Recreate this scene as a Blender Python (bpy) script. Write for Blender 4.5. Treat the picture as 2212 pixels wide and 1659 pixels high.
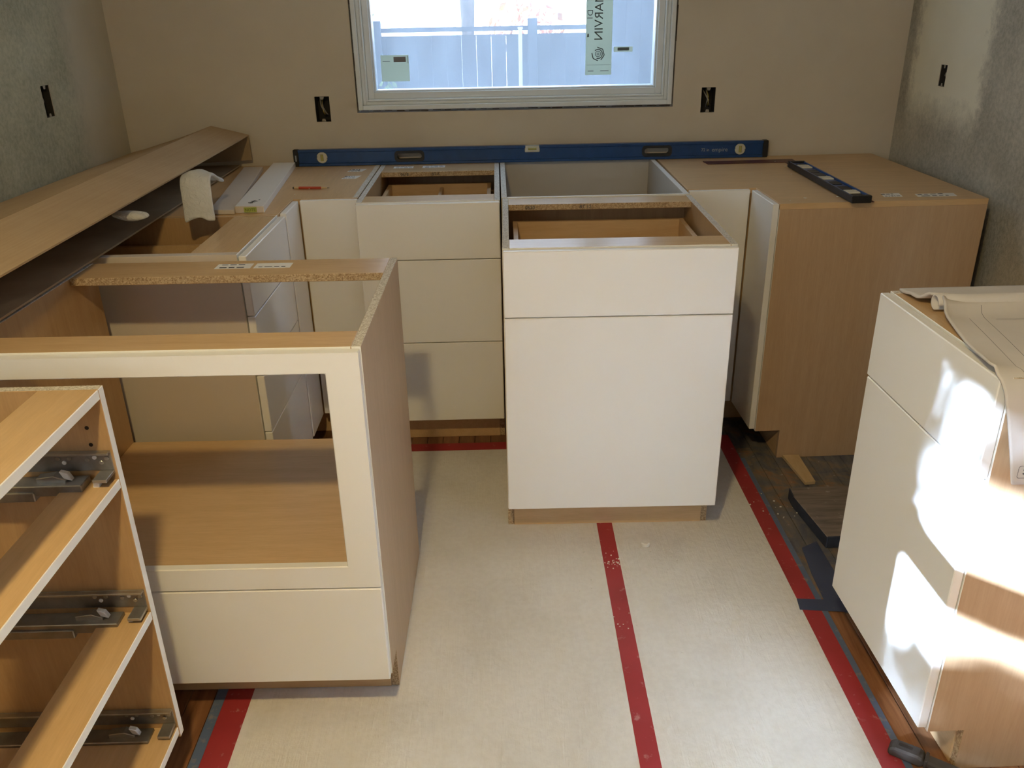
import bpy, bmesh, math, random
from mathutils import Vector, Matrix, Euler
random.seed(7)
for o in list(bpy.data.objects): bpy.data.objects.remove(o)
S = bpy.context.scene
COL = S.collection
PI = math.pi

# ---------------------------------------------------------------- camera
cam_d = bpy.data.cameras.new('camera'); cam = bpy.data.objects.new('camera', cam_d); COL.objects.link(cam)
cu = Vector((0.99967472, -0.01870061, -0.01734171)); cv = Vector((0.02348815, 0.41012727, 0.9117258)); cf = Vector((0.00993752, 0.91183656, -0.41043311))
m = Matrix.Identity(4)
for i in range(3): m[i][0], m[i][1], m[i][2] = cu[i], cv[i], -cf[i]
m[2][3] = 1.44752
cam.matrix_world = m
cam_d.sensor_fit = 'HORIZONTAL'; cam_d.sensor_width = 36.0; cam_d.lens = 1838.43 * 36 / 2212
cam_d.clip_start = 0.02; cam_d.clip_end = 300
S.camera = cam

# ---------------------------------------------------------------- world, sun, lamps, exposure
SUN_DIR = Vector((1.0, 0.70, -0.45)).normalized()
W = bpy.data.worlds.new('World'); S.world = W; W.use_nodes = True
wn = W.node_tree.nodes; wl = W.node_tree.links
bg = wn['Background']
# bright hazy sky: whitish at the horizon, bluer overhead
tc = wn.new('ShaderNodeTexCoord'); sx = wn.new('ShaderNodeSeparateXYZ'); rp = wn.new('ShaderNodeValToRGB')
wl.new(tc.outputs['Generated'], sx.inputs['Vector']); wl.new(sx.outputs['Z'], rp.inputs['Fac']); wl.new(rp.outputs['Color'], bg.inputs['Color'])
rp.color_ramp.elements[0].position = 0.0; rp.color_ramp.elements[0].color = (1.0, 1.04, 1.08, 1)
rp.color_ramp.elements[1].position = 0.8; rp.color_ramp.elements[1].color = (.50, .76, 1.10, 1)
bg.inputs['Strength'].default_value = 2.6

def lamp(name, kind, loc, power, color, **k):
    d = bpy.data.lights.new(name, kind); o = bpy.data.objects.new(name, d); COL.objects.link(o)
    o.location = loc; d.energy = power; d.color = color
    for a, b in k.items(): setattr(d, a, b)
    return o
sun = lamp('sun', 'SUN', (-6, -4, 6), 112.0, (0.78, 1.0, 1.34), angle=0.014)
sun.rotation_euler = SUN_DIR.to_track_quat('-Z', 'Y').to_euler()
# recessed ceiling lamp over the aisle, warm
can = lamp('ceiling_lamp_light', 'AREA', (-0.27, 0.14, 2.395), 26.0, (1.0, 0.76, 0.34), shape='DISK', size=0.13)
# added cool fill lamp in the left-hand window opening, on top of the sky
left = lamp('left_window_fill', 'AREA', (-1.41, -1.16, 1.46), 6.0, (0.66, 0.95, 1.30), shape='RECTANGLE', size=0.85, size_y=2.0)
left.rotation_euler = (0, math.radians(-90), 0)
S.view_settings.view_transform = 'Standard'; S.view_settings.look = 'None'
S.view_settings.exposure = 0.30; S.view_settings.gamma = 1.0; S.view_settings.use_curve_mapping = False
S.cycles.max_bounces = 10; S.cycles.diffuse_bounces = 5; S.cycles.transparent_max_bounces = 12
S.cycles.sample_clamp_indirect = 0.0
S.cycles.caustics_reflective = False; S.cycles.caustics_refractive = False

# ---------------------------------------------------------------- materials
MATS = {}
class NT:
    def __init__(s, name):
        s.m = bpy.data.materials.new(name); s.m.use_nodes = True; s.t = s.m.node_tree
        s.b = s.t.nodes['Principled BSDF']; MATS[name] = s.m
    def n(s, t, **k):
        x = s.t.nodes.new(t)
        for a, b in k.items():
            if a.startswith('_'): x.inputs[a[1:].replace('_', ' ')].default_value = b
            else: setattr(x, a, b)
        return x
    def l(s, a, b): s.t.links.new(a, b)
    def coords(s, scale=(1, 1, 1), kind='Object', rot=(0, 0, 0)):
        tc = s.n('ShaderNodeTexCoord'); mp = s.n('ShaderNodeMapping'); s.l(tc.outputs[kind], mp.inputs['Vector'])
        mp.inputs['Scale'].default_value = scale; mp.inputs['Rotation'].default_value = rot
        return mp.outputs['Vector']
    def noise(s, vec, scale, detail=4, rough=.55, dist=0):
        x = s.n('ShaderNodeTexNoise'); s.l(vec, x.inputs['Vector'])
        x.inputs['Scale'].default_value = scale; x.inputs['Detail'].default_value = detail
        x.inputs['Roughness'].default_value = rough; x.inputs['Distortion'].default_value = dist
        return x.outputs['Fac']
    def ramp(s, fac, stops):
        x = s.n('ShaderNodeValToRGB'); s.l(fac, x.inputs['Fac']); e = x.color_ramp.elements
        while len(e) < len(stops): e.new(.5)
        for q, (p, c) in zip(e, stops): q.position = p; q.color = (*c, 1) if len(c) == 3 else c
        return x.outputs['Color']
    def mix(s, fac, a, b):
        x = s.n('ShaderNodeMix', data_type='RGBA')
        if isinstance(fac, float): x.inputs['Factor'].default_value = fac
        else: s.l(fac, x.inputs['Factor'])
        for v, i in ((a, 6), (b, 7)):
            if isinstance(v, tuple): x.inputs[i].default_value = (*v, 1)
            else: s.l(v, x.inputs[i])
        return x.outputs[2]
    def bump(s, fac, strength, dist=.002):
        x = s.n('ShaderNodeBump'); s.l(fac, x.inputs['Height']); x.inputs['Strength'].default_value = strength
        x.inputs['Distance'].default_value = dist; s.l(x.outputs['Normal'], s.b.inputs['Normal'])
    def col(s, c):
        if isinstance(c, tuple): s.b.inputs['Base Color'].default_value = (*c, 1)
        else: s.l(c, s.b.inputs['Base Color'])
        return s
    def set(s, rough=.5, metal=0, spec=.5):
        s.b.inputs['Roughness'].default_value = rough; s.b.inputs['Metallic'].default_value = metal
        s.b.inputs['Specular IOR Level'].default_value = spec
        return s

def mat_plain(name, c, rough=.5, metal=0, spec=.5, var=.06, sc=30):
    t = NT(name); v = t.coords(); f = t.noise(v, sc)
    t.col(t.ramp(f, [(.3, tuple(x * (1 - var) for x in c)), (.7, tuple(min(1, x * (1 + var)) for x in c))])).set(rough, metal, spec)
    return t.m
def mat_wood(name, c1, c2, scale, rough=.38, bump=.03, fine=1.0):
    t = NT(name); v = t.coords(scale); f = t.noise(v, 6.0 * fine, 6, .62, .35); g = t.noise(v, 34 * fine, 3, .6)
    c = t.ramp(f, [(.28, c2), (.5, tuple((a + b) / 2 for a, b in zip(c1, c2))), (.72, c1)])
    t.col(t.mix(.18, c, t.ramp(g, [(.35, tuple(x * .75 for x in c2)), (.65, c1)]))).set(rough); t.bump(g, bump, .0006)
    return t.m
WOOD1, WOOD2 = (.66, .45, .24), (.56, .37, .185)
mat_wood('maple_shaded', (.50, .325, .16), (.41, .255, .12), (7, 7, .7))  # same maple as the rails, darkened to paint in the interior shade
mat_wood('maple_lengthwise', WOOD1, WOOD2, (.7, 7, 7))
mat_wood('maple_deep', WOOD1, WOOD2, (7, .7, 7))
mat_wood('maple_rail', WOOD1, WOOD2, (.7, 7, 7), .27, .006)
bb = MATS['maple_rail'].node_tree.nodes['Principled BSDF']; bb.inputs['Specular IOR Level'].default_value = 1.0
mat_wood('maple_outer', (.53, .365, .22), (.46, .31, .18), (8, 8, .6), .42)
mat_wood('drawer_maple', (.60, .42, .23), (.52, .34, .17), (.6, 7, 5), .45)
mat_wood('shim_wood', (.62, .46, .26), (.50, .35, .18), (6, .8, 6), .6)
mat_plain('white_front', (.82, .815, .79), .30, var=.008, sc=3)
mat_plain('white_edge', (.80, .79, .74), .42, var=.01)
mat_plain('cream_panel', (.62, .55, .475), .4, var=.02, sc=5)
mat_plain('grey_melamine', (.52, .47, .40), .45, var=.03, sc=6)
def mat_particle(name, a, b, c):
    t = NT(name); v = t.coords((1, 1, 1)); vo = t.n('ShaderNodeTexVoronoi'); t.l(v, vo.inputs['Vector']); vo.inputs['Scale'].default_value = 330
    n = t.noise(v, 420, 2)
    sep = t.n('ShaderNodeSeparateColor'); t.l(vo.outputs['Color'], sep.inputs['Color'])
    cc = t.ramp(sep.outputs['Red'], [(.1, b), (.5, a), (.95, c)])
    t.col(t.mix(.35, cc, t.ramp(n, [(.4, b), (.62, c)]))).set(.8); t.bump(n, .3, .0008)
mat_particle('particleboard', (.46, .33, .19), (.25, .15, .07), (.62, .48, .30))
mat_particle('particleboard_pale', (.58, .53, .44), (.36, .31, .23), (.74, .70, .62))
# cardboard
t = NT('cardboard'); v = t.coords((60, 1.2, 60)); f = t.noise(v, 3, 3); g = t.noise(t.coords(), 5, 5)
t.col(t.mix(.4, t.ramp(g, [(.3, (.42, .30, .175)), (.7, (.52, .38, .23))]), t.ramp(f, [(.35, (.43, .305, .18)), (.65, (.51, .375, .23))]))).set(.8, 0, .2); t.bump(f, .12, .001)
t = NT('cardboard_inside'); f = t.noise(t.coords(), 8); t.col(t.ramp(f, [(.3, (.34, .25, .15)), (.7, (.42, .31, .19))])).set(.9, 0, .1)
# rosin paper on the floor
t = NT('floor_paper'); v = t.coords(); a = t.noise(v, 3.2, 6, .6, .4); b = t.noise(t.coords((14, 1.4, 1)), 5, 4, .6, 1.2); c = t.noise(v, 60, 3)
base = t.ramp(a, [(.25, (.60, .58, .54)), (.5, (.69, .675, .645)), (.75, (.74, .73, .705))])
sp = t.ramp(t.noise(v, 26, 2, .4), [(.70, (0, 0, 0)), (.74, (1, 1, 1))])
bc = t.mix(.12, base, t.ramp(c, [(.4, (.52, .47, .40)), (.6, (.76, .73, .67))]))
mx = t.n('ShaderNodeMath', operation='MULTIPLY'); t.l(sp, mx.inputs[0]); mx.inputs[1].default_value = .35
t.col(t.mix(mx.outputs[0], bc, (.70, .68, .63))).set(.62, 0, .35)
ad = t.n('ShaderNodeMath', operation='MULTIPLY_ADD'); t.l(b, ad.inputs[0]); ad.inputs[1].default_value = 1.0; t.l(c, ad.inputs[2]); t.bump(ad.outputs[0], .5, .004)
def mat_tape(name, c, worn, th=.62, sc=38):
    t = NT(name); v = t.coords(); a = t.noise(v, sc, 4, .65); b = t.noise(v, 7, 3)
    base = t.ramp(b, [(.3, tuple(x * .8 for x in c)), (.7, c)])
    t.col(t.mix(t.ramp(a, [(th, (0, 0, 0)), (th + .12, (.55, .55, .55))]), base, worn)).set(.45); t.bump(a, .1, .0006)
mat_tape('red_tape', (.38, .036, .042), (.60, .40, .38))
mat_tape('blue_tape', (.115, .165, .27), (.30, .25, .20), .55)
mat_tape('dark_blue_tape', (.055, .075, .15), (.14, .12, .12), .6)
# floorboards
t = NT('oak_floor'); v = t.coords((9, .8, 9)); f = t.noise(v, 5, 6, .6, .6)
oi = t.n('ShaderNodeObjectInfo'); r = t.ramp(f, [(.28, (.13, .052, .022)), (.55, (.24, .11, .05)), (.75, (.33, .165, .075))])
hs = t.n('ShaderNodeHueSaturation'); t.l(r, hs.inputs['Color']); mr = t.n('ShaderNodeMapRange'); t.l(oi.outputs['Random'], mr.inputs['Value']); mr.inputs['To Min'].default_value = .72; mr.inputs['To Max'].default_value = 1.2
t.l(mr.outputs['Result'], hs.inputs['Value']); t.col(hs.outputs['Color']).set(.32); t.bump(f, .05, .001)
t = NT('stained_boards'); v = t.coords((1, 1, 1)); a = t.noise(v, 9, 6, .65, .8); b = t.noise(t.coords((8, 1.5, 8)), 6, 4); c = t.noise(v, 40, 4)
st = t.ramp(a, [(.30, (.050, .065, .105)), (.44, (.10, .115, .15)), (.56, (.20, .165, .13)), (.68, (.36, .17, .06))])
st = t.mix(.35, st, t.ramp(b, [(.35, (.06, .05, .05)), (.65, (.20, .17, .14))]))
t.col(t.mix(t.ramp(c, [(.66, (0, 0, 0)), (.72, (.6, .6, .6))]), st, (.42, .40, .37))).set(.6); t.bump(c, .2, .001)
t = NT('old_grey_board'); v = t.coords((2, 14, 6)); a = t.noise(v, 4, 5, .6, .4); c = t.noise(t.coords(), 34, 4)
st = t.ramp(a, [(.3, (.13, .11, .10)), (.6, (.22, .185, .165)), (.8, (.27, .22, .19))])
t.col(t.mix(t.ramp(c, [(.64, (0, 0, 0)), (.70, (.6, .6, .6))]), st, (.42, .40, .37))).set(.65)
mat_plain('navy_paint', (.032, .042, .070), .5, var=.3, sc=20)
# walls
t = NT('wall_mud'); v = t.coords(); a = t.noise(v, 2.2, 5, .6); b = t.noise(v, 55, 4)
t.col(t.ramp(a, [(.3, (.565, .50, .40)), (.5, (.60, .535, .43)), (.7, (.63, .565, .455))])).set(.7, 0, .3); t.bump(b, .04, .001)
def mat_stipple(name, c0, c1, patch, py, pz):
    t = NT(name); v = t.coords(); a = t.noise(v, 70, 5, .7); b = t.noise(v, 4, 5, .65); c = t.noise(v, 22, 5, .7)
    st = t.ramp(a, [(.36, c0), (.62, c1)])
    st = t.mix(.35, st, t.ramp(b, [(.35, tuple(x * .7 for x in c0)), (.65, tuple(x * 1.15 for x in c1))]))
    sp = t.n('ShaderNodeSeparateXYZ'); t.l(v, sp.inputs['Vector'])
    # skim-coated band near the corner: a shape of its own with a ragged edge
    def soft(axis, at, w, sign):
        q = t.n('ShaderNodeMath', operation='MULTIPLY_ADD'); t.l(c, q.inputs[0]); q.inputs[1].default_value = .16; t.l(sp.outputs[axis], q.inputs[2])
        mr = t.n('ShaderNodeMapRange'); t.l(q.outputs[0], mr.inputs['Value'])
        mr.inputs['From Min'].default_value = at + .08 - w * sign; mr.inputs['From Max'].default_value = at + .08 + w * sign
        return mr.outputs['Result']
    mk = None
    for ax, at, w, sg in patch:
        q = soft(ax, at, w, sg)
        if mk is None: mk = q
        else:
            mm = t.n('ShaderNodeMath', operation='MULTIPLY'); t.l(mk, mm.inputs[0]); t.l(q, mm.inputs[1]); mk = mm.outputs[0]
    t.col(t.mix(mk, st, t.ramp(b, [(.3, py), (.7, pz)]))).set(.75, 0, .3)
    inv = t.n('ShaderNodeMath', operation='SUBTRACT'); inv.inputs[0].default_value = 1.08; t.l(mk, inv.inputs[1])
    mu = t.n('ShaderNodeMath', operation='MULTIPLY'); t.l(a, mu.inputs[0]); t.l(inv.outputs[0], mu.inputs[1]); t.bump(mu.outputs[0], .8, .006)
mat_stipple('wall_stipple_left', (.34, .335, .24), (.53, .52, .39), [('Y', 3.06, .06, 1)], (.54, .50, .385), (.60, .55, .43))
mat_stipple('wall_stipple_right', (.34, .325, .265), (.54, .51, .43), [('Y', 2.83, .03, 1), ('Z', 1.06, .06, 1), ('Y', 3.33, .03, -1)], (.74, .71, .57), (.79, .76, .62))
mat_plain('ceiling_paint', (.60, .585, .55), .8, var=.02)
mat_plain('plain_wall', (.52, .46, .385), .8, var=.03)
# window
mat_plain('window_white', (.74, .79, .81), .35, var=.01)
mat_plain('gap_dark', (.06, .045, .03), .9)
t = NT('haze_film'); nt = t.t  # milky blue veil added over the glass to haze the view
out = nt.nodes['Material Output']
tr = t.n('ShaderNodeBsdfTransparent'); tl = t.n('ShaderNodeBsdfTranslucent'); gl = t.n('ShaderNodeBsdfGlossy'); gl.inputs['Roughness'].default_value = .03
tl.inputs['Color'].default_value = (.50, .60, .70, 1); tr.inputs['Color'].default_value = (.96, .98, 1, 1)
f = t.noise(t.coords((5, 5, 2)), 3, 3); rr = t.ramp(f, [(.3, (.20, .20, .20)), (.7, (.29, .29, .29))])
ms = t.n('ShaderNodeMixShader'); t.l(rr, ms.inputs[0]); t.l(tr.outputs[0], ms.inputs[1]); t.l(tl.outputs[0], ms.inputs[2])
m2 = t.n('ShaderNodeMixShader'); m2.inputs[0].default_value = .05; t.l(ms.outputs[0], m2.inputs[1]); t.l(gl.outputs[0], m2.inputs[2]); t.l(m2.outputs[0], out.inputs['Surface'])
t = NT('clear_glass'); out = t.t.nodes['Material Output']; tr = t.n('ShaderNodeBsdfTransparent'); gl = t.n('ShaderNodeBsdfGlossy'); gl.inputs['Roughness'].default_value = .02
m2 = t.n('ShaderNodeMixShader'); m2.inputs[0].default_value = .06; t.l(tr.outputs[0], m2.inputs[1]); t.l(gl.outputs[0], m2.inputs[2]); t.l(m2.outputs[0], out.inputs['Surface'])
def mat_translucent(name, c, k):
    t = NT(name); out = t.t.nodes['Material Output']; t.col(c).set(.6, 0, .2)
    tl = t.n('ShaderNodeBsdfTranslucent'); tl.inputs['Color'].default_value = (*c, 1); ms = t.n('ShaderNodeMixShader'); ms.inputs[0].default_value = k
    t.l(t.b.outputs[0], ms.inputs[1]); t.l(tl.outputs[0], ms.inputs[2]); t.l(ms.outputs[0], out.inputs['Surface'])
mat_translucent('sticker_paper', (.68, .74, .66), .6)
mat_translucent('foam', (.82, .81, .76), .35)
ft = NT.__new__(NT); ft.m = MATS['foam']; ft.t = ft.m.node_tree; ft.b = ft.t.nodes['Principled BSDF']
ft.bump(ft.noise(ft.coords((1, 1, .5)), 55, 3, .6, 1.5), .9, .010)
mat_plain('sticker_ink', (.10, .13, .13), .6)
mat_plain('ink', (.05, .05, .055), .7)
mat_plain('ink_soft', (.20, .19, .19), .7)
mat_plain('label_white', (.78, .77, .74), .5, var=.02)
mat_plain('green_label', (.36, .40, .07), .5)
mat_plain('green_ink', (.12, .15, .02), .5)
# tools and hardware
mat_plain('level_blue', (.012, .055, .19), .32, var=.1)
mat_plain('level_black', (.012, .012, .014), .45)
mat_plain('vial_ring', (.62, .62, .50), .35)
mat_plain('vial_liquid', (.42, .40, .13), .15)
mat_plain('acrylic', (.62, .60, .50), .2)
mat_plain('logo_grey', (.35, .38, .42), .5)
mat_plain('pencil_red', (.42, .055, .02), .4)
mat_plain('pencil_wood', (.60, .44, .24), .6)
mat_plain('rust_red', (.085, .018, .015), .45, var=.2)
mat_plain('zinc', (.40, .38, .34), .36, .85, var=.15)
mat_plain('zinc_dark', (.27, .25, .22), .42, .8, var=.2)
mat_plain('clip_white', (.72, .72, .70), .4)
mat_plain('hole_dark', (.02, .012, .006), .9)
mat_plain('box_dark', (.022, .020, .018), .8)
mat_plain('wire_grey', (.30, .28, .23), .5)
mat_plain('wire_yellow', (.35, .27, .05), .5)
mat_plain('plaster', (.72, .70, .65), .8)
mat_plain('tool_grey', (.050, .042, .036), .75, var=.25)
mat_plain('lamp_trim', (.8, .8, .78), .4)
t = NT('lamp_lens'); t.b.inputs['Emission Color'].default_value = (1, .76, .5, 1); t.b.inputs['Emission Strength'].default_value = 6
t = NT('plan_paper'); v = t.coords(); f = t.noise(v, 9, 4); t.col(t.ramp(f, [(.3, (.60, .565, .53)), (.7, (.65, .615, .58))])).set(.7, 0, .2); t.bump(t.noise(v, 4, 3), .15, .006)
# outdoors
mat_wood('fence_wood', (.10, .115, .15), (.075, .09, .125), (9, 9, .8), .8)
mat_plain('ground_soil', (.34, .31, .26), .9, var=.2, sc=2)
mat_plain('bark', (.36, .29, .27), .9, var=.2, sc=12)
mat_plain('leaf', (.20, .30, .10), .6, var=.3, sc=3)
mat_plain('orange_leaf', (.62, .28, .12), .6, var=.2, sc=3)
mat_plain('siding', (.75, .70, .66), .7, var=.05)
mat_plain('roof_tile', (.50, .30, .24), .8, var=.1)

# ---------------------------------------------------------------- mesh builder
class MB:
    def __init__(s): s.v = []; s.f = []; s.mi = []; s.ms = []; s.smooth = False
    def mid(s, m):
        if m not in s.ms: s.ms.append(m)
        return s.ms.index(m)
    def face(s, pts, m):
        b = len(s.v); s.v += [tuple(p) for p in pts]; s.f.append(tuple(range(b, b + len(pts)))); s.mi.append(s.mid(m))
    def box(s, x0, x1, y0, y1, z0, z1, m, **fm):
        if x1 < x0: x0, x1 = x1, x0
        if y1 < y0: y0, y1 = y1, y0
        if z1 < z0: z0, z1 = z1, z0
        b = len(s.v)
        s.v += [(x0, y0, z0), (x1, y0, z0), (x1, y1, z0), (x0, y1, z0), (x0, y0, z1), (x1, y0, z1), (x1, y1, z1), (x0, y1, z1)]
        for key, q in (('bottom', (0, 3, 2, 1)), ('top', (4, 5, 6, 7)), ('front', (0, 1, 5, 4)), ('right', (1, 2, 6, 5)), ('back', (2, 3, 7, 6)), ('left', (3, 0, 4, 7))):
            s.f.append(tuple(b + i for i in q)); s.mi.append(s.mid(fm.get(key, m)))
        return s
    def prism(s, pts, axis, lo, hi, m, cap=None, caph=None, side=None):
        # pts: CCW polygon in the two other axes (order y,z for x; x,z for y; x,y for z)
        def P(a, b, c): return {'x': (c, a, b), 'y': (a, c, b), 'z': (a, b, c)}[axis]
        n = len(pts); b = len(s.v)
        s.v += [P(a, c, lo) for a, c in pts] + [P(a, c, hi) for a, c in pts]
        s.f.append(tuple(range(b + n - 1, b - 1, -1))); s.mi.append(s.mid(cap or m))
        s.f.append(tuple(range(b + n, b + 2 * n))); s.mi.append(s.mid(caph or cap or m))
        for i in range(n):
            j = (i + 1) % n
            s.f.append((b + i, b + j, b + n + j, b + n + i)); s.mi.append(s.mid(side[i] if side and side[i] else m))
        return s
    def tube(s, pts, r, m, seg=8, closed=False):
        pts = [Vector(p) for p in pts]; n = len(pts); rings = []
        rr = r if isinstance(r, (list, tuple)) else [r] * n
        up = Vector((0, 0, 1))
        for i, p in enumerate(pts):
            d = (pts[(i + 1) % n] - pts[i - 1]) if closed else (pts[min(i + 1, n - 1)] - pts[max(i - 1, 0)])
            d.normalize(); a = d.cross(up)
            if a.length < 1e-3: a = d.cross(Vector((1, 0, 0)))
            a.normalize(); c = d.cross(a).normalized(); b = len(s.v)
            s.v += [tuple(p + (a * math.cos(2 * PI * k / seg) + c * math.sin(2 * PI * k / seg)) * rr[i]) for k in range(seg)]
            rings.append(b)
        for i in range(n if closed else n - 1):
            A, B = rings[i], rings[(i + 1) % n]
            for k in range(seg):
                k2 = (k + 1) % seg; s.f.append((A + k, A + k2, B + k2, B + k)); s.mi.append(s.mid(m))
        if not closed:
            s.f.append(tuple(rings[0] + k for k in range(seg))[::-1]); s.mi.append(s.mid(m))
            s.f.append(tuple(rings[-1] + k for k in range(seg))); s.mi.append(s.mid(m))
        return s
    def cyl(s, c0, c1, r, m, seg=16): return s.tube([c0, c1], r, m, seg)
    def sheet(s, grid, m, thick=.0015, mf=None):
        # grid[i][j] -> point; a thin closed sheet
        R, C = len(grid), len(grid[0]); b = len(s.v)
        N = []
        for i in range(R):
            for j in range(C):
                a = Vector(grid[min(i + 1, R - 1)][j]) - Vector(grid[max(i - 1, 0)][j]); c = Vector(grid[i][min(j + 1, C - 1)]) - Vector(grid[i][max(j - 1, 0)])
                N.append(a.cross(c).normalized())
        top = [tuple(Vector(grid[i][j]) + N[i * C + j] * thick / 2) for i in range(R) for j in range(C)]
        bot = [tuple(Vector(grid[i][j]) - N[i * C + j] * thick / 2) for i in range(R) for j in range(C)]
        s.v += top + bot; o = R * C
        for i in range(R - 1):
            for j in range(C - 1):
                mm = s.mid(mf(i, j) if mf else m)
                q = (b + i * C + j, b + (i + 1) * C + j, b + (i + 1) * C + j + 1, b + i * C + j + 1)
                s.f.append(q); s.mi.append(mm)
                s.f.append(tuple(x + o for x in q[::-1])); s.mi.append(s.mid(m))
        edge = [(i, 0) for i in range(R)] + [(R - 1, j) for j in range(1, C)] + [(i, C - 1) for i in range(R - 2, -1, -1)] + [(0, j) for j in range(C - 2, 0, -1)]
        for (i, j), (k, l) in zip(edge, edge[1:] + edge[:1]):
            s.f.append((b + k * C + l, b + i * C + j, b + o + i * C + j, b + o + k * C + l)); s.mi.append(s.mid(m))
        return s
    def build(s, name, parent=None, bevel=0, smooth=False, label=None, kind=None):
        me = bpy.data.meshes.new(name); me.from_pydata(s.v, [], s.f)
        for mm in s.ms: me.materials.append(MATS[mm])
        for p, i in zip(me.polygons, s.mi): p.material_index = i; p.use_smooth = smooth
        me.update()
        o = bpy.data.objects.new(name, me); COL.objects.link(o)
        if parent is not None: o.parent = parent
        if bevel:
            b = o.modifiers.new('bevel', 'BEVEL'); b.width = bevel; b.segments = 1; b.limit_method = 'ANGLE'; b.angle_limit = math.radians(40)
        if label: o['label'] = label
        if kind: o['kind'] = kind
        return o

def tag(o, label, cat, group=None, kind='thing'):
    o['label'] = label; o['category'] = cat; o['kind'] = kind
    if group: o['group'] = group
    return o
def thing(name, label, cat, loc=(0, 0, 0), rz=0, group=None):
    o = bpy.data.objects.new(name, None); COL.objects.link(o); o.location = loc; o.rotation_euler = (0, 0, rz); o.empty_display_size = .05
    return tag(o, label, cat, group)
def struct(o): o['kind'] = 'structure'; return o
def part(name, parent, m, *a, bevel=.0012, label=None, **fm):
    return MB().box(*a, m, **fm).build(name, parent, bevel, label=label)

def text(name, s, size, m, parent, M4, extrude=.0004, label=None):
    c = bpy.data.curves.new(name, 'FONT'); c.body = s; c.size = size; c.extrude = extrude; c.align_x = 'CENTER'; c.align_y = 'CENTER'; c.resolution_u = 3
    o = bpy.data.objects.new(name + '_tmp', c); COL.objects.link(o)
    me = bpy.data.meshes.new_from_object(o.evaluated_get(bpy.context.evaluated_depsgraph_get()))
    bpy.data.objects.remove(o); bpy.data.curves.remove(c)
    me.transform(M4)
    if M4.determinant() < 0: me.flip_normals()
    me.materials.clear(); me.materials.append(MATS[m]); me.name = name
    t = bpy.data.objects.new(name, me); COL.objects.link(t); t.parent = parent
    if label: t['label'] = label
    return t
def basis(o, x, y):
    x, y = Vector(x).normalized(), Vector(y).normalized(); z = x.cross(y)
    M4 = Matrix.Identity(4)
    for i in range(3): M4[i][0], M4[i][1], M4[i][2], M4[i][3] = x[i], y[i], z[i], o[i]
    return M4
def basis_mirror(o, x, y):
    M4 = basis(o, x, y)
    for i in range(3): M4[i][2] = -M4[i][2]
    return M4

# ---------------------------------------------------------------- room shell
WY, LX, RX = 3.41, -1.425, 1.545          # back wall face, left wall face, right wall face
CZ = 2.42
def wall_mesh(name, axis, face, thick, a0, a1, z0, z1, holes, mface, mback='plain_wall'):
    """wall slab on the plane axis=face, thickness going away from the room, with rectangular holes"""
    A = sorted({a0, a1, *[h[0] for h in holes], *[h[1] for h in holes]}); Z = sorted({z0, z1, *[h[2] for h in holes], *[h[3] for h in holes]})
    mb = MB()
    def inhole(a, z): return any(h[0] < a < h[1] and h[2] < z < h[3] for h in holes)
    n, k = len(A) - 1, len(Z) - 1
    solid = [[not inhole((A[i] + A[i + 1]) / 2, (Z[j] + Z[j + 1]) / 2) for j in range(k)] for i in range(n)]
    def P(a, d, z): return (a, d, z) if axis == 'y' else (d, a, z)
    f0, f1 = face, face + thick
    for i in range(n):
        for j in range(k):
            if not solid[i][j]: continue
            for d, mm in ((f0, mface), (f1, mback)):
                mb.face([P(A[i], d, Z[j]), P(A[i + 1], d, Z[j]), P(A[i + 1], d, Z[j + 1]), P(A[i], d, Z[j + 1])], mm)
            for di, dj, e in ((-1, 0, 'l'), (1, 0, 'r'), (0, -1, 'b'), (0, 1, 't')):
                x, y = i + di, j + dj
                if 0 <= x < n and 0 <= y < k and solid[x][y]: continue
                if e in 'lr':
                    a = A[i] if e == 'l' else A[i + 1]; mb.face([P(a, f0, Z[j]), P(a, f1, Z[j]), P(a, f1, Z[j + 1]), P(a, f0, Z[j + 1])], mback)
                else:
                    z = Z[j] if e == 'b' else Z[j + 1]; mb.face([P(A[i], f0, z), P(A[i + 1], f0, z), P(A[i + 1], f1, z), P(A[i], f1, z)], mback)
    o = mb.build(name); bm = bmesh.new(); bm.from_mesh(o.data); bmesh.ops.remove_doubles(bm, verts=bm.verts, dist=1e-5); bmesh.ops.recalc_face_normals(bm, faces=bm.faces); bm.to_mesh(o.data); bm.free()
    return struct(o)
WIN = (-.535, .675, 1.066, 2.25)
BOXES_BACK = [(-.694, -.638, 1.036, 1.129), (.783, .837, 1.042, 1.134)]
BOX_L = (2.832, 2.888, 1.134, 1.230); BOX_R = (3.074, 3.120, 1.150, 1.221)
wall_mesh('wall_back', 'y', WY, .15, LX - .15, RX + .15, -.3, CZ + .1, [WIN] + BOXES_BACK, 'wall_mud')
SUNWIN = (-2.20, -.125, 1.0, 1.905)
wall_mesh('wall_left', 'x', LX, -.12, -3.2, WY, -.3, CZ + .1, [BOX_L, SUNWIN], 'wall_stipple_left')
wall_mesh('wall_right', 'x', RX, .12, 1.05, WY, -.3, CZ + .1, [BOX_R], 'wall_stipple_right')
wall_mesh('wall_side', 'y', 1.05, .12, RX + .12, 3.45, -.3, CZ + .1, [], 'plain_wall')
wall_mesh('wall_far_right', 'x', 3.32, .12, -3.2, 1.05, -.3, CZ + .1, [], 'plain_wall')
wall_mesh('wall_rear', 'y', -3.08, -.12, LX - .12, 3.45, -.3, CZ + .1, [], 'plain_wall')
struct(MB().box(LX - .15, 3.45, -3.2, WY + .15, CZ, CZ + .1, 'ceiling_paint').build('ceiling'))
fl = struct(MB().box(LX - .15, 3.45, -3.2, WY + .15, -.3, -.0125, 'stained_boards').build('floor'))
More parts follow.
